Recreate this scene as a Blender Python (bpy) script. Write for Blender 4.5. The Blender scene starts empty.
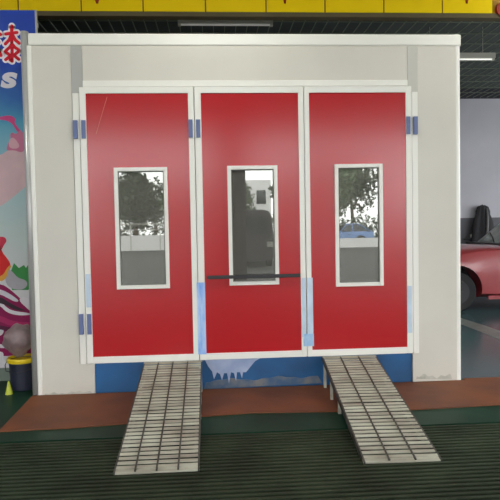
import bpy, bmesh, math, random
from mathutils import Vector, Matrix, noise
random.seed(7)
S = bpy.context.scene
C = S.collection
PI = math.pi

# ------------------------------------------------------------------ helpers
def node_mat(name):
    m = bpy.data.materials.new(name); m.use_nodes = True
    nt = m.node_tree; b = nt.nodes['Principled BSDF']
    return m, nt, b
def mat(name, col, rough=.5, metal=0, spec=.5, noise_amt=0, noise_scale=5, bump=0, bump_scale=40, coat=0, alpha=1, stretch=None, col2=None, trans=0):
    m, nt, b = node_mat(name)
    N, L = nt.nodes, nt.links
    b.inputs['Base Color'].default_value = (*col, 1)
    b.inputs['Roughness'].default_value = rough
    b.inputs['Metallic'].default_value = metal
    b.inputs['Specular IOR Level'].default_value = spec
    b.inputs['Coat Weight'].default_value = coat
    b.inputs['Coat Roughness'].default_value = .12
    b.inputs['Alpha'].default_value = alpha
    b.inputs['Transmission Weight'].default_value = trans
    tc = N.new('ShaderNodeTexCoord'); mp = N.new('ShaderNodeMapping')
    L.new(tc.outputs['Object'], mp.inputs['Vector'])
    if stretch: mp.inputs['Scale'].default_value = stretch
    if noise_amt or col2:
        n = N.new('ShaderNodeTexNoise'); n.inputs['Scale'].default_value = noise_scale; n.inputs['Detail'].default_value = 6
        L.new(mp.outputs[0], n.inputs['Vector'])
        r = N.new('ShaderNodeValToRGB'); r.color_ramp.elements[0].position = .35; r.color_ramp.elements[1].position = .68
        c2 = col2 or tuple(c*(1-noise_amt) for c in col)
        r.color_ramp.elements[0].color = (*c2, 1); r.color_ramp.elements[1].color = (*col, 1)
        L.new(n.outputs['Fac'], r.inputs[0]); L.new(r.outputs[0], b.inputs['Base Color'])
    if bump:
        n2 = N.new('ShaderNodeTexNoise'); n2.inputs['Scale'].default_value = bump_scale; n2.inputs['Detail'].default_value = 4
        L.new(mp.outputs[0], n2.inputs['Vector'])
        bp = N.new('ShaderNodeBump'); bp.inputs['Strength'].default_value = bump; bp.inputs['Distance'].default_value = .02
        L.new(n2.outputs['Fac'], bp.inputs['Height']); L.new(bp.outputs[0], b.inputs['Normal'])
    return m

class MB:
    def __init__(s): s.bm = bmesh.new()
    def box(s, x0, x1, y0, y1, z0, z1):
        v = [s.bm.verts.new(p) for p in ((x0,y0,z0),(x1,y0,z0),(x1,y1,z0),(x0,y1,z0),(x0,y0,z1),(x1,y0,z1),(x1,y1,z1),(x0,y1,z1))]
        for f in ((0,3,2,1),(4,5,6,7),(0,1,5,4),(1,2,6,5),(2,3,7,6),(3,0,4,7)): s.bm.faces.new([v[i] for i in f])
        return s
    def frame(s, x0, x1, z0, z1, w, y0, y1):       # rectangular ring in the XZ plane
        s.box(x0, x0+w, y0, y1, z0, z1); s.box(x1-w, x1, y0, y1, z0, z1)
        s.box(x0+w, x1-w, y0, y1, z1-w, z1); s.box(x0+w, x1-w, y0, y1, z0, z0+w); return s
    def bar(s, a, b, w, h=None, up=(0,0,1)):       # rectangular bar between two points
        a, b = Vector(a), Vector(b); h = h or w; d = (b-a).normalized(); up = Vector(up)
        if abs(d.dot(up)) > .98: up = Vector((0,1,0))
        x = d.cross(up).normalized(); z = x.cross(d)
        v = [s.bm.verts.new(p + x*sx*w/2 + z*sz*h/2) for p in (a,b) for sx,sz in ((-1,-1),(1,-1),(1,1),(-1,1))]
        for f in ((0,1,2,3),(7,6,5,4),(0,4,5,1),(1,5,6,2),(2,6,7,3),(3,7,4,0)): s.bm.faces.new([v[i] for i in f])
        return s
    def tube(s, pts, r, n=10, close=True):
        rings = []
        pts = [Vector(p) for p in pts]
        for i, p in enumerate(pts):
            d = (pts[min(i+1,len(pts)-1)] - pts[max(i-1,0)]).normalized()
            u = Vector((0,0,1)) if abs(d.z) < .9 else Vector((0,1,0))
            x = d.cross(u).normalized(); y = x.cross(d)
            rr = r[i] if isinstance(r, (list,tuple)) else r
            rings.append([s.bm.verts.new(p + (x*math.cos(2*PI*k/n) + y*math.sin(2*PI*k/n))*rr) for k in range(n)])
        for a, b in zip(rings, rings[1:]):
            for k in range(n): s.bm.faces.new((a[k], a[(k+1)%n], b[(k+1)%n], b[k]))
        if close: s.bm.faces.new(rings[0][::-1]); s.bm.faces.new(rings[-1])
        return s
    def lathe(s, prof, c=(0,0,0), n=32, axis='z'):
        rings = []
        for r, h in prof:
            ring = []
            for k in range(n):
                a = 2*PI*k/n
                p = (r*math.cos(a), r*math.sin(a), h) if axis == 'z' else (r*math.cos(a), h, r*math.sin(a))
                ring.append(s.bm.verts.new(Vector(p)+Vector(c)))
            rings.append(ring)
        for a, b in zip(rings, rings[1:]):
            for k in range(n): s.bm.faces.new((a[k], a[(k+1)%n], b[(k+1)%n], b[k]))
        s.bm.faces.new(rings[0][::-1]); s.bm.faces.new(rings[-1]); return s
    def prism(s, pts, y0, y1, axis='y'):            # outline extruded along an axis
        def P(p, h):
            return (p[0], h, p[1]) if axis == 'y' else (p[0], p[1], h) if axis == 'z' else (h, p[0], p[1])
        a = [s.bm.verts.new(P(p, y0)) for p in pts]; b = [s.bm.verts.new(P(p, y1)) for p in pts]
        s.bm.faces.new(a); s.bm.faces.new(b[::-1]); n = len(pts)
        for i in range(n): s.bm.faces.new((a[i], b[i], b[(i+1)%n], a[(i+1)%n]))
        return s
    def build(s, name, m, parent=None, bevel=0, smooth=False, subd=0):
        bmesh.ops.recalc_face_normals(s.bm, faces=s.bm.faces)
        me = bpy.data.meshes.new(name); s.bm.to_mesh(me); s.bm.free()
        o = bpy.data.objects.new(name, me); C.objects.link(o); me.materials.append(m)
        if smooth:
            for p in me.polygons: p.use_smooth = True
        if bevel:
            b = o.modifiers.new('bevel', 'BEVEL'); b.width = bevel; b.segments = 2; b.limit_method = 'ANGLE'
        if subd:
            d = o.modifiers.new('sub', 'SUBSURF'); d.levels = subd; d.render_levels = subd
        if parent: o.parent = parent
        return o
def tag(o, label=None, cat=None, group=None, kind=None):
    if label: o['label'] = label
    if cat: o['category'] = cat
    if group: o['group'] = group
    if kind: o['kind'] = kind
    return o
def thing(name, label, cat, loc=(0,0,0), group=None, rz=0):
    o = bpy.data.objects.new(name, None); C.objects.link(o); o.location = loc; o.rotation_euler.z = rz
    o.empty_display_size = .1
    return tag(o, label, cat, group)
def struct(name, mb, m, **k): return tag(mb.build(name, m, **k), kind='structure')
def copy_tree(o, parent=None):
    c = o.copy(); C.objects.link(c); c.parent = parent
    for ch in list(o.children): copy_tree(ch, c)
    return c

# ------------------------------------------------------------------ camera
CX, CD, CZ, YAW, PITCH, ROLL, FPX = 1.6658, 5.2609, 1.4978, .0633, .0401, -.0184, 573.1155
Fv = Vector((math.sin(YAW)*math.cos(PITCH), math.cos(YAW)*math.cos(PITCH), -math.sin(PITCH)))
R0 = Vector((math.cos(YAW), -math.sin(YAW), 0)); U0 = R0.cross(Fv)
Rv = R0*math.cos(ROLL) + U0*math.sin(ROLL); Uv = -R0*math.sin(ROLL) + U0*math.cos(ROLL)
cam = bpy.data.cameras.new('camera'); co = bpy.data.objects.new('camera', cam); C.objects.link(co)
co.matrix_world = Matrix(((Rv.x,Uv.x,-Fv.x,CX),(Rv.y,Uv.y,-Fv.y,-CD),(Rv.z,Uv.z,-Fv.z,CZ),(0,0,0,1)))
cam.sensor_width = 36; cam.sensor_fit = 'HORIZONTAL'; cam.lens = 36*FPX/500; cam.clip_end = 300
S.camera = co
def at(u, v, Y):                                     # a point read off the photo, on the plane y = Y
    d = Fv*FPX + Rv*(u-250) + Uv*(250-v); t = (Y+CD)/d.y
    p = Vector((CX,-CD,CZ)) + d*t; return (p.x, p.z)

# ------------------------------------------------------------------ materials
M = {}
M['panel'] = mat('cream_panel', (.68,.655,.575), .42, noise_amt=.07, noise_scale=1.3, spec=.4)
M['white'] = mat('white_aluminium', (.86,.85,.78), .32, spec=.5)
M['post'] = mat('grey_corner_trim', (.52,.52,.50), .3, metal=.3)
M['duct'] = mat('grey_strip', (.42,.42,.39), .45)
M['red'] = mat('red_gloss_panel', (.46,.010,.014), .21, spec=.72, coat=.10)
M['blue_plinth'] = mat('blue_plinth', (.012,.125,.33), .5, noise_amt=.3, noise_scale=3, col2=(.012,.085,.22))
M['blue_hinge'] = mat('blue_hinge', (.13,.17,.34), .5)
M['film'] = mat('blue_film', (.18,.38,.85), .25, noise_amt=.3, noise_scale=9, stretch=(3,1,.6), col2=(.55,.70,.92))
M['paleblue'] = mat('pale_blue_film', (.62,.74,.86), .25, noise_amt=.15, noise_scale=6)
M['lav'] = mat('pale_film', (.42,.50,.66), .3, noise_scale=7, col2=(.30,.38,.58))
M['dark'] = mat('dark_metal', (.025,.025,.028), .5)
M['inside'] = mat('booth_inside', (.06,.06,.06), .8)
M['brown'] = mat('red_brown_paint', (.21,.068,.026), .65, noise_scale=2.2, bump=.15, bump_scale=9, col2=(.14,.052,.028), spec=.3)
M['green'] = mat('green_floor', (.014,.052,.030), .42, noise_scale=1.5, col2=(.008,.030,.017), bump=.05, bump_scale=6, spec=.10)
M['bay'] = mat('grey_blue_floor', (.055,.135,.150), .22, noise_scale=1.1, col2=(.05,.085,.095), spec=.4, bump=.08, bump_scale=3)
M['stripe'] = mat('grey_floor_line', (.22,.24,.23), .4, noise_amt=.3, noise_scale=8)
M['grate'] = mat('grating_steel', (.042,.058,.032), .6, spec=.15, noise_amt=.5, noise_scale=2.5)
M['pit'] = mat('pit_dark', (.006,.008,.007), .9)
M['steel'] = mat('galvanised_steel', (.56,.57,.46), .5, metal=.1, noise_scale=5, col2=(.30,.28,.22), stretch=(.6,3,1))
M['steel_dark'] = mat('weathered_steel', (.10,.10,.085), .55, metal=.4, noise_amt=.4, noise_scale=9)
M['seal'] = mat('grey_rubber', (.14,.14,.12), .7)
M['gap_shade'] = mat('painted_gap_shade', (.016,.016,.012), .85, spec=.1, noise_amt=.4, noise_scale=7)  # near-black colour paints the shade between the ramp slats
M['wall'] = mat('grey_wall', (.55,.55,.60), .8, noise_amt=.1, noise_scale=1)
M['dado'] = mat('grey_dado', (.13,.13,.145), .7, noise_amt=.15, noise_scale=2)
M['ceil'] = mat('dark_ceiling', (.065,.082,.075), .9)
M['grid'] = mat('ceiling_grid_wire', (.15,.18,.13), .5)
M['mesh'] = mat('dark_mesh_panel', (.035,.037,.045), .7)
M['yellow'] = mat('yellow_paint', (.95,.68,.001), .6, spec=.15, noise_amt=.05, noise_scale=1.2)
M['seam'] = mat('seam_brown', (.20,.10,.01), .6)
M['ledge'] = mat('beam_underside', (.13,.105,.055), .7, spec=.2, noise_amt=.2, noise_scale=2)
M['redmark'] = mat('red_mark', (.38,.03,.01), .5)
M['lampbody'] = mat('lamp_housing', (.42,.42,.37), .5)
M['white_paint'] = mat('white_masonry', (.78,.77,.76), .6)
M['asphalt'] = mat('asphalt', (.022,.021,.019), .8, noise_amt=.3, noise_scale=.6)
M['bark'] = mat('bark', (.09,.06,.04), .9)
M['leafA'] = mat('leaves_dark', (.12,.155,.10), .6, noise_amt=.4, noise_scale=.8)  # both leaf colours are paled to carry the street haze
M['leafB'] = mat('leaves_light', (.16,.22,.12), .6, noise_amt=.4, noise_scale=.8)
M['concrete'] = mat('concrete', (.16,.15,.14), .8, noise_amt=.2, noise_scale=1)
M['pillar'] = mat('brown_pillar_paint', (.07,.045,.04), .6)
M['brick'] = mat('red_brown_panels', (.22,.06,.05), .6)
M['tyre'] = mat('tyre_rubber', (.012,.012,.013), .75)
M['rim'] = mat('alloy_rim', (.025,.025,.028), .5)
M['carred'] = mat('car_red', (.36,.040,.045), .28, coat=.8, spec=.7)
M['carblue'] = mat('car_blue', (.10,.22,.50), .28, coat=.8)
M['cardark'] = mat('van_dark', (.03,.027,.03), .5)
M['glass'] = mat('car_glass', (.02,.025,.03), .05, spec=.8)
M['sky_white'] = mat('windscreen_painted_sky', (.90,.92,.92), .35, noise_scale=3, stretch=(1,5,1), col2=(.62,.70,.70))  # windscreen whitened to stand for the sky mirrored in its glass
M['cloth'] = mat('dark_cloth', (.035,.035,.04), .8, noise_amt=.4, noise_scale=14, stretch=(6,6,1))
M['greycloth'] = mat('grey_cloth', (.13,.13,.13), .45, noise_amt=.3, noise_scale=8)
M['bucket'] = mat('bucket_navy', (.022,.024,.045), .4)
M['yplastic'] = mat('yellow_plastic', (.75,.55,.01), .4)
M['ycone'] = mat('yellow_green_plastic', (.50,.55,.04), .45)
M['bag'] = mat('thin_plastic_bag', (.36,.28,.27), .35, noise_amt=.3, noise_scale=12, alpha=.66)
M['base_pale'] = mat('pale_grey_green_base', (.20,.25,.20), .6, noise_amt=.15, noise_scale=3)
# window pane: tinted half-mirror glass
def pane_mat():
    m = bpy.data.materials.new('half_mirror_glass'); m.use_nodes = True; nt = m.node_tree; nt.nodes.clear()
    o = nt.nodes.new('ShaderNodeOutputMaterial'); mix = nt.nodes.new('ShaderNodeMixShader'); mix.inputs[0].default_value = .30
    d = nt.nodes.new('ShaderNodeBsdfDiffuse'); d.inputs['Color'].default_value = (.75,.72,.64,1); mx2 = nt.nodes.new('ShaderNodeMixShader'); mx2.inputs[0].default_value = .12
    g = nt.nodes.new('ShaderNodeBsdfGlossy'); g.inputs['Color'].default_value = (.80,.82,.76,1); g.inputs['Roughness'].default_value = .012
    t = nt.nodes.new('ShaderNodeBsdfTransparent'); t.inputs['Color'].default_value = (.35,.37,.36,1)
    nt.links.new(t.outputs[0], mix.inputs[1]); nt.links.new(g.outputs[0], mix.inputs[2]); nt.links.new(mix.outputs[0], mx2.inputs[1]); nt.links.new(d.outputs[0], mx2.inputs[2]); nt.links.new(mx2.outputs[0], o.inputs[0])
    return m
M['pane'] = pane_mat()
def banner_mat():
    m, nt, b = node_mat('banner_print'); b.inputs['Specular IOR Level'].default_value = .15; N, L = nt.nodes, nt.links
    tc = N.new('ShaderNodeTexCoord'); sx = N.new('ShaderNodeSeparateXYZ'); mr = N.new('ShaderNodeMapRange')
    mr.inputs['From Min'].default_value = .15; mr.inputs['From Max'].default_value = 3.6
    r = N.new('ShaderNodeValToRGB'); L.new(tc.outputs['Object'], sx.inputs[0]); L.new(sx.outputs['Z'], mr.inputs['Value'])
    nz = N.new('ShaderNodeTexNoise'); nz.inputs['Scale'].default_value = 2.5; nz.inputs['Detail'].default_value = 3
    ad = N.new('ShaderNodeMath'); ad.operation = 'MULTIPLY_ADD'; ad.inputs[1].default_value = .10
    L.new(tc.outputs['Object'], nz.inputs['Vector']); L.new(nz.outputs['Fac'], ad.inputs[0]); L.new(mr.outputs[0], ad.inputs[2]); L.new(ad.outputs[0], r.inputs[0])
    e = r.color_ramp.elements
    e[0].position = 0; e[0].color = (.60,.55,.57,1); e[1].position = 1; e[1].color = (.022,.060,.36,1)
    for p, c in ((.30,(.60,.60,.60)),(.46,(.50,.60,.58)),(.62,(.35,.55,.60)),(.74,(.10,.36,.52)),(.82,(.045,.15,.44)),(.90,(.022,.06,.36))):
        k = e.new(p); k.color = (*c, 1)
    L.new(r.outputs[0], b.inputs['Base Color']); b.inputs['Roughness'].default_value = .6
    return m
M['banner'] = banner_mat()

# ------------------------------------------------------------------ setting
struct('floor', MB().box(-6,4.02,-1.13,.62,-.05,0).box(-6,12,-9,-6.02,-.05,0).box(-6,0,.62,8.3,-.05,0).box(4.02,12,-1.13,0.05,-.05,0)
       .box(0,4.02,.62,8.3,-.05,0).box(-6,-3,-6.02,-1.13,-.05,0).box(8,12,-6.02,-1.13,-.05,0), M['green'])
struct('floor_bay', MB().box(4.02,12,.05,8.3,-.05,0), M['bay'])
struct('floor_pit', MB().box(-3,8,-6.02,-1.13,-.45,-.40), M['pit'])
struct('ground', MB().box(-45,60,-75,-9,-.06,-.01), M['asphalt'])
# curved painted line in the bay
line = [(5.22,3.7),(5.30,2.8),(5.30,1.9),(5.22,.3),(5.50,.3),(5.58,1.9),(5.58,2.8),(5.52,3.7)]
struct('trim_1', MB().prism(line, 0, .003, 'z'), M['stripe'])
struct('wall_back', MB().box(-6,12,8.3,8.5,1.62,4.7), M['wall'])
struct('baseboard_back', MB().box(-6,12,8.28,8.5,0,1.62), M['dado'])
struct('wall_right', MB().box(12,12.2,-9,-6,0,4.7).box(12,12.2,-6,7.4,0,.9).box(12,12.2,-6,7.4,3.9,4.7).box(12,12.2,7.4,8.5,0,4.7).box(12,12.2,.6,1,.9,3.9), M['wall'])
struct('wall_left', MB().box(-6.2,-6,-9,8.5,0,4.7), M['wall'])
struct('wall_partition', MB().box(-6,-.055,.60,.70,.14,3.50), M['wall'])
struct('baseboard_left', MB().box(-6,-.012,.585,.70,0,.14), M['base_pale'])
struct('ceiling', MB().box(-6.2,12.2,-9,8.5,4.7,4.8), M['ceil'])
struct('trim_2', MB().box(-6.2,12.2,-9.25,-9,3.8,4.8), M['concrete'])
# wire grid hung under the ceiling
g = MB(); x = -6
while x < 12: g.box(x, x+.012, 1.62, 8.28, 4.5, 4.512); x += .168
y = 1.7
while y < 8.2: g.box(-6, 12, y, y+.010, 4.488, 4.5); y += .50
struct('ceiling_grid', g, M['grid'])
# dark mesh band on the back wall below the ceiling
struct('trim_3', MB().box(-6,12,8.24,8.28,4.48,4.70), M['mesh'])
# grating over the pit
g = MB(); y = -1.155; 
while y > -5.99: g.box(-3, 8, y-.024, y, -.030, -.002); y -= .052
x = -2.95
while x < 8: g.box(x-.004, x+.004, -6.0, -1.14, -.045, -.030); x += .20
tag(g.build('floor_grating', M['grate']), 'dark green slatted steel floor grating in the foreground under the ramps', 'grating')
# red-brown plate along the booth front
fr = [(.00,-.0),(-.02,-.93)] + [(x, y) for x, y in ((.25,-.915),(.52,-.909),(.76,-.885),(1.0,-.855),(1.45,-.77),(1.93,-.72),(2.4,-.75),(2.9,-.79),(3.3,-.795),(4.0,-.755),(4.8,-.76),(6.2,-.78))] + [(6.2,.045),(4.03,.045),(4.03,-.012),(.00,-.012)]
fr = fr[1:]
fr[0] = (.035,-.925)
tag(MB().prism(fr, .0005, .010, 'z').build('floor_plate', M['brown']), 'long red-brown painted plate lying on the floor along the booth front', 'floor plate')

# ------------------------------------------------------------------ spray booth
booth = thing('spray_booth', 'large cream spray paint booth with three red glazed doors and blue base', 'spray booth')
MB().prism([(.045,0),(.56,0),(.56,.275),(.43,.285),(.43,3.14),(.045,3.14)],0,.06).build('side_panel', M['panel'], booth, bevel=.004)
MB().prism([(3.955,0),(3.522,0),(3.522,.275),(3.58,.285),(3.58,3.14),(3.955,3.14)],0,.06).build('side_panel', M['panel'], booth, bevel=.004)
MB().box(.53,3.487,0,.06,2.83,3.14).build('header_panel', M['panel'], booth, bevel=.004)
MB().box(.43,.53,-.004,.06,2.72,3.14).build('cover_strip', M['duct'], booth, bevel=.003)
MB().box(3.487,3.58,-.003,.06,2.72,3.14).build('cover_strip', mat('pale_strip', (.56,.55,.49), .45), booth, bevel=.003)['label'] = 'narrow vertical strip above the right post'
MB().box(.060,4.0,-.008,.07,3.14,3.25).build('top_trim', M['white'], booth, bevel=.015)
def post(xc): return MB().tube([(xc,.04,0),(xc,.04,3.25)], .042, 16)
MB().tube([(.025,.03,0),(.025,.03,3.27)], .034, 20).build('corner_post', M['post'], booth, smooth=True)
MB().box(.052,.090,-.012,.03,0,3.14).build('post_highlight', M['white'], booth, bevel=.006)  # white strip paints the lit side of the rounded left post
post(3.958).build('corner_post', M['white'], booth)
MB().box(.53,3.487,-.012,.06,2.775,2.83).build('door_head', M['white'], booth, bevel=.004)
MB().box(.435,.493,-.012,.06,.28,2.72).build('door_post', M['white'], booth, bevel=.004)
MB().box(3.524,3.58,-.012,.06,.28,2.72).build('door_post', M['white'], booth, bevel=.004)
pl = MB().box(.56,3.522,.025,.06,0,.28).build('plinth', M['blue_plinth'], booth)
tag(pl, 'blue painted base under the doors')
# torn pale film hanging over the plinth
edge = [at(u, v, .02) for u, v in ((203,354),(268,353),(262,357),(255,361),(250,367),(246,372),(243,372),(242,378),(240,372),(237,372),(236,381),(234,373),(231,372),(229,383),(227,373),(224,373),(222,380),(220,374),(217,372),(214,379),(212,371),(208,366),(205,360))]
MB().prism(edge, .012, .0245).build('torn_film', M['lav'], pl)
# scuffed pale dirt along the foot of the plinth
e2 = [at(u, v, .02) for u, v in [(204,389)]+[(x, 381+1.2*math.sin(x*.13)+.6*math.sin(x*.4)-(x-205)*.045) for x in range(206,322,4)]+[(322,383)]]
MB().prism(e2, .018, .0248).build('scuffed_paint', mat('scuffed_paint', (.20,.20,.20), .7, noise_scale=9, col2=(.06,.12,.22)), pl)
scm = mat('scuff_marks', (.42,.41,.34), .7, noise_scale=16, col2=(.58,.56,.49))
for k, (ua, ub, va, vb, hh) in enumerate(((44,92,396,392.6,3.2),(416,452,379,379,5.5))):
    e3 = [at(ua, va, 0), at(ub, vb, 0)] + [at(u_, va+(vb-va)*(u_-ua)/(ub-ua)-hh*(.55+.45*math.sin(u_*.5)*math.cos(u_*.23)), 0) for u_ in range(ub-1, ua, -2)]
    MB().prism(e3, -.0012, .001).build('scuff_mark', scm, booth)
# shell behind the front
MB().box(0,.05,.082,7.0,.02,3.2).box(3.95,4.0,.082,7.0,.02,3.2).box(.05,3.95,6.95,7.0,.02,3.2).box(.05,3.95,.062,6.95,3.14,3.2).build('booth_shell', M['panel'], booth)
MB().box(.06,3.94,.07,6.94,.02,.27).build('booth_floor', M['inside'], booth)
def door(x0, x1, rx0, rx1, wx0, wx1, wz0, wz1):
    fw = .05
    z0, z1, rz0, rz1 = .285, 2.768, .345, 2.712
    d = MB().box(rx0,wx0+.01,-.018,.03,rz0,rz1).box(wx1-.01,rx1,-.018,.03,rz0,rz1).box(wx0+.01,wx1-.01,-.018,.03,rz0,wz0+.01).box(wx0+.01,wx1-.01,-.018,.03,wz1-.01,rz1)
    bmesh.ops.remove_doubles(d.bm, verts=d.bm.verts, dist=.0001)
    dr = d.build('door', M['red'], booth)
    f = MB().box(x0,rx0,-.028,.03,z0,z1).box(rx1,x1,-.028,.03,z0,z1).box(rx0,rx1,-.028,.03,rz1,z1).box(rx0,rx1,-.028,.03,z0,rz0)
    f.build('door_frame', M['white'], dr, bevel=.003)
    MB().frame(wx0,wx1,wz0,wz1,.034,-.034,.03).build('window_frame', M['white'], dr, bevel=.003)
    MB().box(wx0+.03,wx1-.03,-.006,.002,wz0+.03,wz1-.03).build('window_pane', M['pane'], dr)
    g = MB().frame(wx0+.034,wx1-.034,wz0+.034,wz1-.034,.008,-.012,-.006).build('window_seal', M['seal'], dr)
    return dr
d1 = door(.500,1.513,.555,1.462,.785,1.262,.955,2.052)
d2 = door(1.519,2.510,1.578,2.462,1.803,2.262,.965,2.056)
d3 = door(2.516,3.516,2.562,3.462,2.790,3.240,.930,2.060)
def hinge(xa, xb, z0, z1, dr):
    w = .037
    MB().box(xa-w,xa,-.040,-.010,z0,z1).box(xb,xb+w,-.040,-.010,z0,z1).build('hinge', M['blue_hinge'], dr, bevel=.002)
hinge(.476,.513,2.314,2.475,d1); hinge(.476,.513,.555,.74,d1)
hinge(1.500,1.531,2.314,2.475,d2)
hinge(3.502,3.535,2.328,2.490,d3)
# protective films left on the lower frames
MB().box(1.505,1.580,-.032,-.0285,.34,1.00).build('protective_film', M['film'], d2)['label'] = 'bright blue protective film on the lower frame'
MB().box(2.470,2.506,-.032,-.0285,.47,1.02).box(2.520,2.572,-.032,-.0285,.47,1.02).build('protective_film', M['paleblue'], d2)
MB().box(2.480,2.575,-.036,-.0322,.385,.50).build('protective_film', mat('mid_blue_film', (.28,.47,.72), .3, noise_scale=18, col2=(.45,.62,.80)), d2)
MB().box(3.466,3.505,-.032,-.0285,.48,.92).build('protective_film', M['paleblue'], d3)
MB().box(.510,.552,-.032,-.0285,.80,1.10).build('protective_film', M['paleblue'], d1)
# scratch on the left door
a, b = at(96,134,-.02), at(107,97,-.02)
MB().bar((a[0],-.0185,a[1]),(b[0],-.0185,b[1]),.004,.001,up=(0,1,0)).build('scratch', mat('scratch', (.62,.18,.12), .5), d1)
# dark push bar across the middle door
pb = MB().box(1.60,2.455,-.060,-.040,1.030,1.062).box(1.62,1.64,-.042,-.018,1.034,1.058).box(2.42,2.44,-.042,-.018,1.034,1.058).build('push_bar', M['dark'], d2, bevel=.004)

# ------------------------------------------------------------------ ramps
def ramp(loc, rz, label, ncol, width=.5, length=1.74, rise=.277):
    r = thing('vehicle_ramp', label, 'ramp', loc, 'steel loading ramps', rz)
    ang = math.atan2(rise, length); L_ = math.hypot(rise, length)
    def P(x, s, h): return (x, -s*math.cos(ang) - h*math.sin(ang)*-0, rise - s*math.sin(ang) + h)   # s along the slope
    n = 33; deck = MB()
    for i in range(n):
        s0 = .012 + i*(L_-.05)/n; s1 = s0 + (L_-.05)/n*.58
        dz = random.uniform(-.0015,.0015)
        v = [deck.bm.verts.new(P(x, s, h)) for h in (-.007+dz, -.002+dz) for x, s in ((.012,s0),(width-.012,s0),(width-.012,s1),(.012,s1))]
        for f in ((0,3,2,1),(4,5,6,7),(0,1,5,4),(1,2,6,5),(2,3,7,6),(3,0,4,7)): deck.bm.faces.new([v[k] for k in f])
    deck.build('tread_slats', M['steel'], r)
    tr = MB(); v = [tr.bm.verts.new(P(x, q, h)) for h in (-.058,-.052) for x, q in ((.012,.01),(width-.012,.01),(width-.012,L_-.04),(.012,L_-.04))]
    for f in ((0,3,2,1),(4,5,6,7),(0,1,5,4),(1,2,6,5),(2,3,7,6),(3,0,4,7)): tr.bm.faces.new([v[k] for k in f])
    tr.build('gap_shade_sheet', M['gap_shade'], r)  # dark sheet added under the slats to paint shade in the gaps
    for k in range(1, ncol):
        x = width*k/ncol
        MB().bar(P(x,.005,-.004), P(x,L_-.03,-.004), .011, .012).build('divider_bar', M['steel_dark'], r)
    for x in (.006, width-.006):
        MB().bar(P(x,0,-.026), P(x,L_-.02,-.024), .010, .044).build('side_rail', M['steel_dark'], r)
    for x in (.03, width-.03):
        MB().bar(P(x,.02,-.065), P(x,L_-.30,-.050), .02, .03).build('stringer', M['steel_dark'], r)
    for s in (.05, .42, .80):
        for x in (.016, width-.016):
            top = P(x, s, -.045)
            MB().bar((top[0],top[1],.0), top, .024, .024).build('leg', M['steel'], r)
    a = P(0,L_-.045,-.012); 
    MB().bar((.0,a[1],a[2]-.002),(width,a[1],a[2]-.002),.045,.012,up=(0,-math.sin(ang),math.cos(ang))).build('toe_plate', M['steel'], r, bevel=.002)
    MB().bar((.0,-.01,rise-.006),(width,-.01,rise-.006),.03,.012).build('top_bar', M['steel'], r, bevel=.002)
    return r
ramp((1.012,-.045,.010), .006, 'left slatted steel ramp with four columns of treads, standing before the left door', 4, .528)
ramp((2.648,-.045,.010), -.040, 'right slatted steel ramp with three columns of treads, under the right door', 3)

# ------------------------------------------------------------------ overhead beam
beam = thing('overhead_beam', 'long yellow panelled beam with dark red markings across the top of the hall', 'beam', (0,0,0))
xs = [-3.3,-2.6,-1.9,-1.195,-.492,.212,.913,1.63,2.334,3.029,3.733,4.441,5.06]
for a, b in zip(xs, xs[1:]):
    MB().box(a+.008,b-.008,1.50,1.53,4.0,4.48).build('panel', M['yellow'], beam, bevel=.003)
MB().box(-3.3,5.06,1.515,1.56,4.0,4.48).build('backing', M['seam'], beam)
MB().box(-3.3,5.5,1.50,1.62,3.945,3.998).build('ledge', M['ledge'], beam, bevel=.004)
MB().box(5.06,5.9,1.52,1.60,4.0,4.48).build('end_bracket', mat('ochre_paint', (.42,.22,.01), .5), beam)
p = at(503,9,1.49)
MB().lathe([(.085,1.47),(.085,1.52)], (p[0],0,p[1]), 24, 'y').build('end_disc', M['redmark'], beam)
for u, w in ((97,.035),(285,.02),(467,.02)):
    q = at(u, 3.2, 1.49)
    mk = MB().bar((q[0],1.497,q[1]),(q[0]-w*1.6,1.497,q[1]+.17),.022,.004,up=(0,1,0)).bar((q[0],1.497,q[1]),(q[0]+w*1.4,1.497,q[1]+.16),.022,.004,up=(0,1,0))
    mk.build('painted_marking', M['redmark'], beam)

# ------------------------------------------------------------------ tube lamps
def tube_lamp(x0, x1, Y, z, label, lit):
    t = thing('tube_lamp', label, 'lamp', ((x0+x1)/2,Y,z), 'fluorescent ceiling lamps')
    h = (x1-x0)/2
    MB().box(-h,h,-.06,.06,.015,.10).build('housing', M['lampbody'], t, bevel=.005)
    tm, nt, b = node_mat('lamp_tube'); b.inputs['Base Color'].default_value = (.8,.8,.76,1)
    b.inputs['Emission Color'].default_value = (1,1,.93,1); b.inputs['Emission Strength'].default_value = lit
    MB().tube([(-h+.04,0,.012),(h-.04,0,.012)], .018, 12).build('tube', tm, t)
    MB().box(-h,-h+.04,-.03,.03,-.008,.014).build('end_cap', M['lampbody'], t); MB().box(h-.04,h,-.03,.03,-.008,.014).build('end_cap', M['lampbody'], t)
    for x in (-h*.7, h*.7):
        MB().tube([(x,0,.10),(x,0,4.70-z)], .005, 6).build('suspension_rod', M['lampbody'], t)
tube_lamp(1.255, 2.52, 2.5, 4.19, 'pale fluorescent tube lamp hanging above the middle of the booth', .05)
tube_lamp(5.06, 6.33, 4.0, 4.17, 'small pale fluorescent tube lamp right of the booth top corner', .35)
for lx in (-1.4, 1.7, 4.8): tube_lamp(lx-.6, lx+.6, -1.5, 4.15, 'added tube lamp, out of view, brightening the booth front from the street side', 112)  # unseen lamps added to brighten the booth top and yellow beam
tube_lamp(5.7, 6.9, .5, 4.15, 'added tube lamp, out of view to the right, brightening the red car', 110)  # unseen lamp added to brighten the bay and the windscreen
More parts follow.
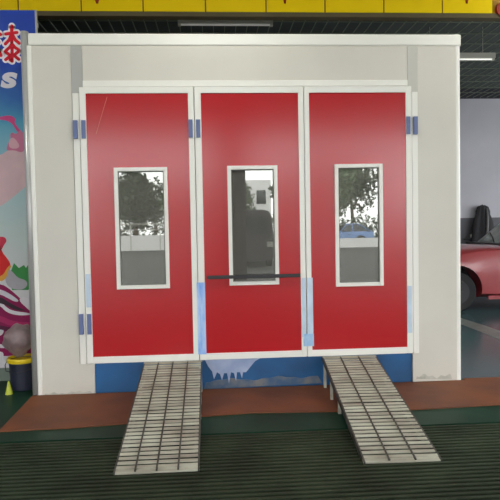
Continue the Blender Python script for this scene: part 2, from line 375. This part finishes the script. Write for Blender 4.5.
# ------------------------------------------------------------------ banner
ban = thing('printed_banner', 'tall blue, pink and white printed banner left of the booth with red character', 'banner', (0,0,0))
YB = .50
bx1, bz1 = at(37,10.2,YB); bx1 = -.002
MB().box(-3.2,bx1-.012,YB,YB+.03,.15,bz1).build('banner_sheet', M['banner'], ban)
MB().box(bx1-.012,bx1,YB-.008,YB+.03,.15,bz1).build('edge_strip', M['duct'], ban)
MB().box(-3.2,bx1-.012,YB+.03,YB+.099,.15,.19).build('batten', M['duct'], ban); MB().box(-3.2,bx1-.012,YB+.03,YB+.099,3.50,3.54).build('batten', M['duct'], ban)
flat = {}
def print_shape(name, col, pts, layer, smooth_it=True):
    if col not in flat: flat[col] = mat('ink_%d' % len(flat), col, .6, noise_amt=.12, noise_scale=6, spec=.15)
    P_ = [Vector(at(u, v, YB)) for u, v in pts]
    if smooth_it:                                        # one Chaikin pass each to round the outline
        for _ in range(2):
            Q = []
            for i in range(len(P_)):
                p, q = P_[i], P_[(i+1)%len(P_)]; Q += [p*.75+q*.25, p*.25+q*.75]
            P_ = Q
    P_ = [(min(p.x, bx1-.013), p.y) for p in P_]
    y1 = YB - .0006*layer
    return MB().prism(P_, y1-.0005, YB-.0001 if layer == 0 else y1).build(name, flat[col], ban)
PK, LP, MG, RD, WH, GR = (.62,.20,.32),(.72,.50,.52),(.26,.016,.085),(.66,.03,.03),(.70,.68,.70),(.06,.28,.08)
print_shape('printed_cloud', LP, [(-40,160),(-10,152),(0,156),(8,150),(20,147),(27,150),(34,160),(36,178),(24,188),(12,198),(0,207),(-40,225)], 1)
print_shape('printed_ribbon', (.66,.08,.25), [(-12,117),(0,117),(6,115.5),(13,116),(16,120),(14,122),(19,129),(23,133),(21,136),(16,130),(12,123),(4,119.5),(-12,120)], 1)
print_shape('printed_figure', PK, [(6,151),(8,143),(11,140),(10,134),(13,132),(16,135),(18,131),(23,131),(24,140),(25,149),(22,153),(14,150)], 2)
print_shape('printed_figure', (.72,.42,.48), [(9,140),(13,137),(17,141),(20,146),(17,149),(9,148)], 3)
print_shape('printed_leaves', GR, [(9,276),(14,263),(19,268),(24,265),(26,268),(30,262),(34,266),(36,285),(28,290),(12,290)], 1, False)
print_shape('printed_red_shape', RD, [(-30,245),(0,243),(2,252),(7,258),(11,264),(9,272),(4,276),(-3,281),(-30,285)], 2)
print_shape('printed_red_shape', (.60,.05,.09), [(-5,239),(0,236.5),(5,237),(7,241),(4,245),(1,251),(-5,251)], 2)
print_shape('printed_arm', (.42,.40,.43), [(5,275),(9,269),(13,272),(18,278),(26,280),(28,285),(23,290),(12,289),(6,284)], 4)
print_shape('printed_trim', (.70,.36,.06), [(-1,277),(4,274),(7,268),(10,265),(12,266),(8,271),(7,277),(3,281),(-1,281)], 5)
print_shape('printed_machine', MG, [(-40,282),(0,283),(10,289),(22,300),(31,311),(34,318),(36,345),(36,356),(-40,356)], 2)
print_shape('printed_stripe', (.62,.60,.64), [(-20,286),(0,289),(9,293),(20,301),(15,302),(8,298),(0,294),(-20,292)], 3)
print_shape('printed_stripe', WH, [(-20,299),(0,300),(6,307),(13,311),(30,313),(31,315),(17,315.5),(6,312),(0,305),(-20,303)], 3)
print_shape('printed_stripe', (.05,.03,.04), [(-20,295),(0,296),(10,303),(20,308),(28,311),(14,310),(5,304),(-20,299)], 4)
print_shape('printed_stripe', WH, [(-20,330),(0,329),(4,330),(3,334),(0,336),(-20,338)], 3)
print_shape('printed_stripe', WH, [(-20,342),(2,344),(8,346),(7,348),(0,348),(-20,346)], 3)
print_shape('printed_stripe', WH, [(-40,350),(0,351),(4,353),(3,360),(12,364),(36,364),(36,367),(-40,368)], 3)
def text_part(body, u, v, hpx, m, layer, name, sx=1, off=0, shear=0):
    cu = bpy.data.curves.new('text', 'FONT'); cu.body = body; cu.align_x = 'CENTER'; cu.align_y = 'CENTER'
    cu.extrude = .0004; cu.offset = off; cu.shear = shear; cu.resolution_u = 6
    o = bpy.data.objects.new('text_tmp', cu); C.objects.link(o)
    bpy.context.view_layer.update()
    me = bpy.data.meshes.new_from_object(o.evaluated_get(bpy.context.evaluated_depsgraph_get()))
    bpy.data.objects.remove(o); bpy.data.curves.remove(cu)
    zs = [w.co.y for w in me.vertices]; xx = [w.co.x for w in me.vertices]
    x0, z0 = (min(xx)+max(xx))/2, (min(zs)+max(zs))/2
    top, bot = at(u, v-hpx/2, YB)[1], at(u, v+hpx/2, YB)[1]
    k = (top-bot)/(max(zs)-min(zs)); c = at(u, v, YB); y1 = YB - .0006*layer
    for w in me.vertices:
        w.co = Vector(((w.co.x-x0)*k*sx + c[0], y1 - w.co.z*.6, (w.co.y-z0)*k + (top+bot)/2))
    ob = bpy.data.objects.new(name, me); C.objects.link(ob); me.materials.clear(); me.materials.append(m); ob.parent = ban
    return ob
ink_red = mat('ink_red', (.60,.015,.03), .6, spec=.1); ink_white = mat('ink_white', (.80,.76,.80), .6, spec=.1)
print_shape('printed_stripe', (.40,.03,.12), [(-20,313),(0,315),(14,322),(36,322),(36,326),(12,327),(0,321),(-20,319)], 3)
print_shape('printed_stripe', (.10,.02,.05), [(-20,323),(0,325),(16,329),(36,328),(36,331),(14,333),(0,329),(-20,327)], 4)
print_shape('printed_stripe', (.70,.66,.68), [(18,300),(24,296),(30,300),(34,308),(34,314),(28,309)], 3)
def brush(strokes, wpx, m, layer, name):
    g = MB(); y0 = YB - .0006*layer
    for k, st_ in enumerate(strokes):
        P_ = [at(u/6.25, 20+v/6.25, YB) for u, v in st_]; w_ = wpx/100
        for (x0_, z0_), (x1_, z1_) in zip(P_, P_[1:]):
            g.bar((x0_,y0,z0_),(x1_,y0,z1_),w_,.0008+.00001*k,up=(0,1,0))
        for x_, z_ in P_: g.lathe([(w_/2, y0-.0004),(w_/2, y0+.0004)], (x_,0,z_), 12, 'y')
    return g.build(name, m, ban)
paint_char = [[(74,38),(74,140)],[(36,88),(106,78)],[(70,95),(58,125),(34,150)],[(80,95),(96,125),(120,146)],[(74,150),(60,172),(34,196)],[(76,150),(94,172),(116,186)],
  [(76,178),(76,258),(64,250)],[(42,205),(58,218)],[(36,248),(62,228)],[(112,200),(94,216)],[(90,224),(118,246)],
  [(-40,55),(4,92)],[(-50,110),(-8,138)],[(-40,250),(-2,200)],[(-2,200),(6,222)]]
brush(paint_char, 6.6, ink_white, 2, 'printed_character_outline')
brush(paint_char, 3.1, ink_red, 4, 'printed_character')
text_part('S', 9, 80.3, 16, ink_white, 3, 'printed_letter', 1.5, .07, .15)

# ------------------------------------------------------------------ bucket, bag, cone
bk = thing('bucket', 'dark navy bucket with a yellow rim on the floor beside the booth left corner', 'bucket', (-.165,.27,0))
MB().lathe([(.10,0),(.112,.01),(.128,.285),(.122,.285),(.105,.03),(.02,.025)], n=32).build('body', M['bucket'], bk, smooth=False)
MB().lathe([(.129,.262),(.142,.266),(.145,.29),(.140,.306),(.126,.306),(.124,.28)], n=32).build('rim', M['yplastic'], bk)
MB().tube([(-.143,0,.28),(-.150,-.05,.24),(-.12,-.115,.20),(0,-.155,.185),(.10,-.125,.21),(.143,-.02,.28)], .004, 6).build('handle', M['dark'], bk)
g = MB(); bmesh.ops.create_uvsphere(g.bm, u_segments=40, v_segments=24, radius=1)
for v in g.bm.verts:
    n_ = noise.noise(v.co*2.2)*.16 + noise.noise(v.co*6)*.06
    k = 1 + n_
    z = v.co.z
    w = .150 if z > -.1 else .150 - (-.1-z)*.07
    v.co = Vector((v.co.x*w*k + .0, v.co.y*w*k*.85, v.co.z*.155*k))
bag = g.build('plastic_bag', M['bag'], smooth=True); bag.location = (-.19,.27,.462)
tag(bag, 'puffed grey-brown thin plastic bag sticking out of the navy bucket', 'bag')
g = MB(); g.lathe([(.034,0),(.032,.010),(.008,.115),(.004,.12)], n=20)
cone = g.build('marker_cone', M['ycone']); cone.location = (-.245,.10,0)
tag(cone, 'tiny yellow cone on the floor in front of the navy bucket', 'cone')

# ------------------------------------------------------------------ cars
def make_car(label, paint, loc, rz, height=1.0, screen_mat=None, group=None):
    c = thing('car', label, 'car', loc, group, rz)
    # stations: x, bottom z, side-top z, half width low, half width at belt, crown z
    st = [(-.02,.38,.62,.62,.55,.66),(.08,.28,.74,.76,.70,.80),(.30,.24,.84,.86,.80,.90),(.60,.23,.93,.90,.85,.99),(.95,.23,1.00,.91,.87,1.07),(1.25,.23,1.04,.91,.87,1.11),
          (1.6,.22,1.05,.91,.87,1.10),(2.4,.22,1.05,.91,.87,1.10),(3.2,.22,1.06,.91,.87,1.10),(3.9,.26,1.06,.90,.85,1.11),(4.3,.32,1.04,.84,.78,1.08),(4.48,.42,.95,.70,.66,1.0)]
    b = MB(); rings = []
    for x, zb, zt, wl, wb, zc in st:
        half = [(wl*.86,zb),(wl*.99,zb+.07),(wl+.004,zb+.22),(wl+.012,(zb+zt)/2+.05),(wl*.985,zt-.12),(wb,zt-.02),(wb-.06,zt+.012),(wb*.55,zc),(0,zc+.008)]
        ring = half + [(-y, z) for y, z in half[-2::-1]]
        rings.append([b.bm.verts.new((x, y, z*height)) for y, z in ring])
    for p, q in zip(rings, rings[1:]):
        for k in range(len(p)): b.bm.faces.new((p[k], p[(k+1)%len(p)], q[(k+1)%len(q)], q[k]))
    b.bm.faces.new(rings[0]); b.bm.faces.new(rings[-1][::-1])
    body = b.build('body', paint, c)
    cut = MB()
    for x in (.80, 3.45):
        for s in (-1, 1): cut.lathe([(.43, s*.55),(.43, s*1.1)], (x,0,.36), 28, 'y')
    cu = cut.build('cutter', paint)
    md = body.modifiers.new('b', 'BOOLEAN'); md.object = cu; md.solver = 'EXACT'; md.operation = 'DIFFERENCE'
    cu.parent = c
    bpy.context.view_layer.update()
    me = bpy.data.meshes.new_from_object(body.evaluated_get(bpy.context.evaluated_depsgraph_get()))
    body.modifiers.clear(); body.data = me
    bpy.data.objects.remove(cu)
    for p in me.polygons: p.use_smooth = True
    try: me.set_sharp_from_angle(angle=.6)
    except Exception: pass
    # arch liners
    for x in (.80, 3.45):
        MB().lathe([(.43,-.56),(.43,.56)], (x,0,.40*height), 20, 'y').build('wheel_housing', M['tyre'], c)
        for s in (-1, 1):
            w = MB().lathe([(.20,-.10),(.31,-.105),(.335,-.08),(.335,.08),(.31,.105),(.20,.10)], (x,s*.80,.335), 32, 'y').build('wheel', M['tyre'], c, smooth=False)
            rm = MB().lathe([(.05,-.02),(.20,-.03),(.205,.0),(.06,.02)], (x,s*.895,.335), 24, 'y')
            for k in range(5):
                a_ = 2*PI*k/5; rm.bar((x,s*.905,.335),(x+.19*math.cos(a_),s*.905,.335+.19*math.sin(a_)),.03,.02)
            rm.build('rim', M['rim'], w)
    # greenhouse
    gh = MB(); gr = []
    for x, z, w in ((2.02,1.085,.84),(2.48,1.50,.66),(2.75,1.60,.63),(3.2,1.58,.62),(3.75,1.42,.64),(4.2,1.08,.80)):
        gr.append([gh.bm.verts.new(p) for p in ((x,-w if z>1.2 else -w,z*height),(x,w,z*height))])
    base = [[gh.bm.verts.new((x,-.85,1.03*height)), gh.bm.verts.new((x,.85,1.03*height))] for x in (2.02,2.48,2.75,3.2,3.75,4.2)]
    for i in range(5):
        gh.bm.faces.new((gr[i][0],gr[i+1][0],gr[i+1][1],gr[i][1]))
        gh.bm.faces.new((base[i][0],base[i+1][0],gr[i+1][0],gr[i][0]))
        gh.bm.faces.new((base[i][1],gr[i][1],gr[i+1][1],base[i+1][1]))
    gh.build('side_glass', M['glass'], c)
    MB().prism([(-.63,.0),(.63,.0),(.63,.03),(-.63,.03)], 2.48, 3.3, 'x').build('roof', paint, c, bevel=.01).location = (0,0,1.585*height)
    ws = MB(); v = [ws.bm.verts.new(p) for p in ((1.93,-.82,1.10*height),(1.93,.82,1.10*height),(2.44,.67,1.56*height),(2.44,-.67,1.56*height))]
    f = ws.bm.faces.new(v); bmesh.ops.solidify(ws.bm, geom=[f], thickness=.012)
    ws.build('windscreen', screen_mat or M['glass'], c)
    for s in (-1, 1):
        MB().bar((2.00,s*.83,1.06*height),(2.49,s*.66,1.54*height),.05,.05).bar((2.49,s*.66,1.54*height),(3.3,s*.64,1.60*height),.05,.04).bar((3.3,s*.64,1.6*height),(4.22,s*.80,1.07*height),.06,.05).bar((2.9,s*.66,1.58*height),(2.92,s*.85,1.04*height),.06,.04).build('pillar', paint, c)
        m_ = MB(); bmesh.ops.create_uvsphere(m_.bm, u_segments=16, v_segments=10, radius=1)
        for q in m_.bm.verts: q.co = Vector((q.co.x*.07+2.25, q.co.y*.11+s*1.00, q.co.z*.075+1.17*height))
        m_.build('wing_mirror', M['cardark'], c, smooth=True)
        MB().box(2.55,2.75,s*.92-.015,s*.92+.015,.86*height,.89*height).build('door_handle', M['cardark'], c)
        MB().box(.02,.25,s*.62-.12,s*.62+.12,.60*height,.72*height).build('headlamp', M['lampbody'], c, bevel=.02)
        MB().bar((1.32,s*.925,.235),(2.95,s*.925,.235),.03,.06).build('sill', paint, c)
    MB().box(-.04,.05,-.45,.45,.42*height,.56*height).build('grille', M['dark'], c, bevel=.01)
    wv = MB().box(1.72,2.04,-.82,.82,1.072*height,1.125*height).tube([(1.94,-.5,1.13*height),(2.06,-.1,1.22*height),(2.16,.25,1.31*height)], .012, 6).tube([(1.94,.1,1.13*height),(2.06,.4,1.22*height),(2.16,.7,1.30*height)], .012, 6)
    wv.build('wiper_cowl', M['cardark'], c, bevel=.01)
    return c
make_car('red car parked behind the booth, its side and windscreen showing at the right edge', M['carred'], (4.95,5.02,0), 0, 1.0, M['sky_white'])

# ------------------------------------------------------------------ things at the back wall
coat = thing('hanging_coat', 'dark grey coat-like bundle hanging on the back wall above the red car', 'coat', (8.15,8.18,1.0))
g = MB(); rings = []
prof = [(1.92,.05,.03),(1.88,.13,.06),(1.78,.17,.07),(1.70,.17,.07),(1.55,.23,.08),(1.3,.27,.09),(1.05,.30,.09),(.85,.31,.09)]
for z, rx, ry in prof:
    rings.append([g.bm.verts.new((rx*(1+.10*math.sin(5*a+z*2))*math.cos(a), ry*(1+.2*math.sin(7*a))*math.sin(a), z-1.0)) for a in [2*PI*k/40 for k in range(40)]])
for a, b in zip(rings, rings[1:]):
    for k in range(40): g.bm.faces.new((a[k], a[(k+1)%40], b[(k+1)%40], b[k]))
g.bm.faces.new(rings[0]); g.bm.faces.new(rings[-1])
g.build('cloth', M['cloth'], coat, smooth=True)
g = MB().tube([(.06,-.075,.84),(.07,-.10,.60),(.05,-.105,.30),(.03,-.10,-.1)], [.02,.035,.04,.03], 10)
g.build('pale_fold', M['greycloth'], coat, smooth=True)
MB().tube([(0,.11,.90),(0,.02,.93),(0,-.02,.90)], .012, 8).build('hook', M['rim'], coat)
tp = thing('wall_tap', 'small pale tap on the dark lower back wall, left of the coat', 'tap', (7.82,8.28,1.12))
MB().tube([(0,0,0),(0,-.10,0)], .022, 10).tube([(-.14,-.10,-.01),(-.05,-.10,0),(.08,-.10,0)], .018, 10).build('spout', M['rim'], tp)
MB().box(.02,.06,-.12,-.08,.02,.10).build('handle', M['lampbody'], tp, bevel=.004)

# ------------------------------------------------------------------ street side behind the camera (seen in the door glass)
def tree(x, y, h, r, leaf, label, n=1500, seed=1):
    rnd = random.Random(seed)
    t = thing('tree', label, 'tree', (x,y,-.01), 'street trees across the road')
    MB().tube([(0,0,0),(.08,0,h*.25),(-.05,.05,h*.5),(.05,0,h*.8)], [.22,.17,.12,.05], 10).tube([(0,0,h*.4),(r*.4,.2,h*.62)], [.09,.04], 8).tube([(0,0,h*.45),(-r*.4,-.2,h*.65)], [.09,.04], 8).build('trunk', M['bark'], t)
    g = MB(); bl = []
    for i in range(12):
        a = rnd.uniform(0,2*PI); rr = r*rnd.uniform(0,.62)
        bl.append((Vector((rr*math.cos(a), rr*math.sin(a)*.7, h*rnd.uniform(.42,.88))), r*rnd.uniform(.30,.48)))
    for i in range(n):
        c, q = rnd.choice(bl)
        d = Vector((rnd.gauss(0,1),rnd.gauss(0,1),rnd.gauss(0,1))).normalized()*q*rnd.uniform(.55,1.05)
        p = c+d; s_ = rnd.uniform(.12,.24)
        u = Vector((rnd.gauss(0,1),rnd.gauss(0,1),rnd.gauss(0,1))).normalized(); w = u.orthogonal().normalized()
        v = [g.bm.verts.new(p+u*s_), g.bm.verts.new(p+w*s_*.6), g.bm.verts.new(p-u*s_), g.bm.verts.new(p-w*s_*.6)]
        g.bm.faces.new(v)
    g.build('foliage', leaf, t)
tree(-3.9,-36,5.7,2.5,M['leafA'],'dark bushy street tree mirrored in the left door window',2600,3)
tree(-8.5,-45.5,6.2,3.2,M['leafB'],'light green street tree beyond the dark bushy one',1500,4)
tree(10.2,-37,6.4,3.3,M['leafB'],'light green street tree mirrored in the right door window',2300,5)
tree(14.2,-46,7.5,2.9,M['leafA'],'dark street tree mirrored at the right side of the right window',2000,6)
tree(4.3,-46,6.0,2.2,M['leafB'],'thin pale street tree mirrored in the middle door window',700,7)
tree(-.6,-44,5.6,2.4,M['leafB'],'pale street tree right of the dark bushy one, behind the kiosk',1500,11)
tree(8.3,-45,6.3,2.4,M['leafA'],'dark street tree left of the light green one in the right window',1700,12)
tree(-4.2,-53,6.4,3.0,M['leafA'],'tall far street tree left behind the dark bushy one',1500,13)
hg = MB(); rnd = random.Random(21)
for i in range(5200):
    p = Vector((rnd.uniform(-16,24), -40.5+rnd.uniform(-.6,.6), rnd.uniform(0,2.1+.35*math.sin(i*.01)))); s_ = rnd.uniform(.1,.2)
    u = Vector((rnd.gauss(0,1),rnd.gauss(0,1),rnd.gauss(0,1))).normalized(); w_ = u.orthogonal().normalized()
    hg.bm.faces.new([hg.bm.verts.new(q) for q in (p+u*s_, p+w_*s_*.7, p-u*s_, p-w_*s_*.7)])
tag(hg.build('hedge', M['leafA']), 'long clipped green hedge across the street below the trees', 'hedge')
wl = MB().box(-14,2,-35.2,-35,-.01,1.05).build('street_wall', M['white_paint']); tag(wl, 'low white street wall mirrored in the left door window', 'wall')
wl = MB().box(7,20,-33.2,-33,-.01,.62).build('kerb_wall', M['white_paint']); tag(wl, 'very low white kerb wall mirrored in the right door window', 'wall')
rl = thing('railing', 'thin pale metal railing along the low white street wall', 'railing', (-6,-34.6,-.01))
MB().bar((-8,0,1.85),(8,0,1.85),.06).bar((-8,0,1.45),(8,0,1.45),.04).build('rail', M['lampbody'], rl)
for i in range(9): MB().bar((-8+i*2,0,0),(-8+i*2,0,1.85),.07).build('post', M['lampbody'], rl)
ks = thing('kiosk', 'small red-brown street kiosk beside the dark bushy tree', 'kiosk', (-1.0,-38,-.01))
MB().box(-.9,.9,-.8,.8,0,2.5).build('body', M['brick'], ks); MB().box(-1.1,1.1,-1,1,2.5,2.65).build('roof', M['concrete'], ks)
MB().box(-.6,.6,.80,.83,1.1,2.1).build('window', M['glass'], ks)
make_car('blue car parked on the street beyond the low kerb wall', M['carblue'], (8.6,-35.6,-.01), 0, 1.0)
vn = thing('van', 'dark tall van parked outside, mirrored in the middle door window', 'van', (2.92,-18,-.01))
g = MB().prism([(-.95,.25),(.95,.25),(1.0,.8),(.98,1.3),(.90,1.95),(.80,2.10),(.6,2.15),(-.6,2.15),(-.80,2.10),(-.90,1.95),(-.98,1.3),(-1.0,.8)], -2.4, 2.0)
g.build('body', M['cardark'], vn, bevel=.03)
MB().prism([(-.80,1.25),(.80,1.25),(.74,1.90),(-.74,1.90)], 1.995, 2.02).build('windscreen', M['glass'], vn)
for x in (-.85,.85):
    for y in (-1.6,1.3): MB().tube([(x-.1,y,.33),(x+.1,y,.33)], .33, 20).build('wheel', M['tyre'], vn)
    MB().box(x-.12,x+.12,1.98,2.03,.75,.95).build('headlamp', M['lampbody'], vn)
tag(MB().box(1.80,2.46,-8.98,-8.5,0,4.7).build('pillar', M['pillar'], bevel=.01), 'dark brown pillar at the hall opening, mirrored in the middle window', 'pillar')
bd = thing('building', 'pale office building across the street with rows of windows', 'building', (7,-62,-.01))
MB().box(-10,1.5,-6,0,0,7).build('wall', M['white_paint'], bd)
for i in range(6):
    for j in range(2): MB().box(-9.2+i*1.8,-8.1+i*1.8,0,.05,1.2+j*3,2.8+j*3).build('window', M['glass'], bd)

# ------------------------------------------------------------------ light
w = bpy.data.worlds.new('sky'); S.world = w; w.use_nodes = True
bg = w.node_tree.nodes['Background']; bg.inputs['Color'].default_value = (.97,.98,1.0,1); bg.inputs['Strength'].default_value = 2.35
S.view_settings.view_transform = 'Standard'; S.view_settings.look = 'None'; S.view_settings.gamma = 1; S.view_settings.use_curve_mapping = False
S.view_settings.exposure = 1.1
S.cycles.max_bounces = 6; S.cycles.diffuse_bounces = 3; S.cycles.glossy_bounces = 4; S.cycles.sample_clamp_indirect = 6
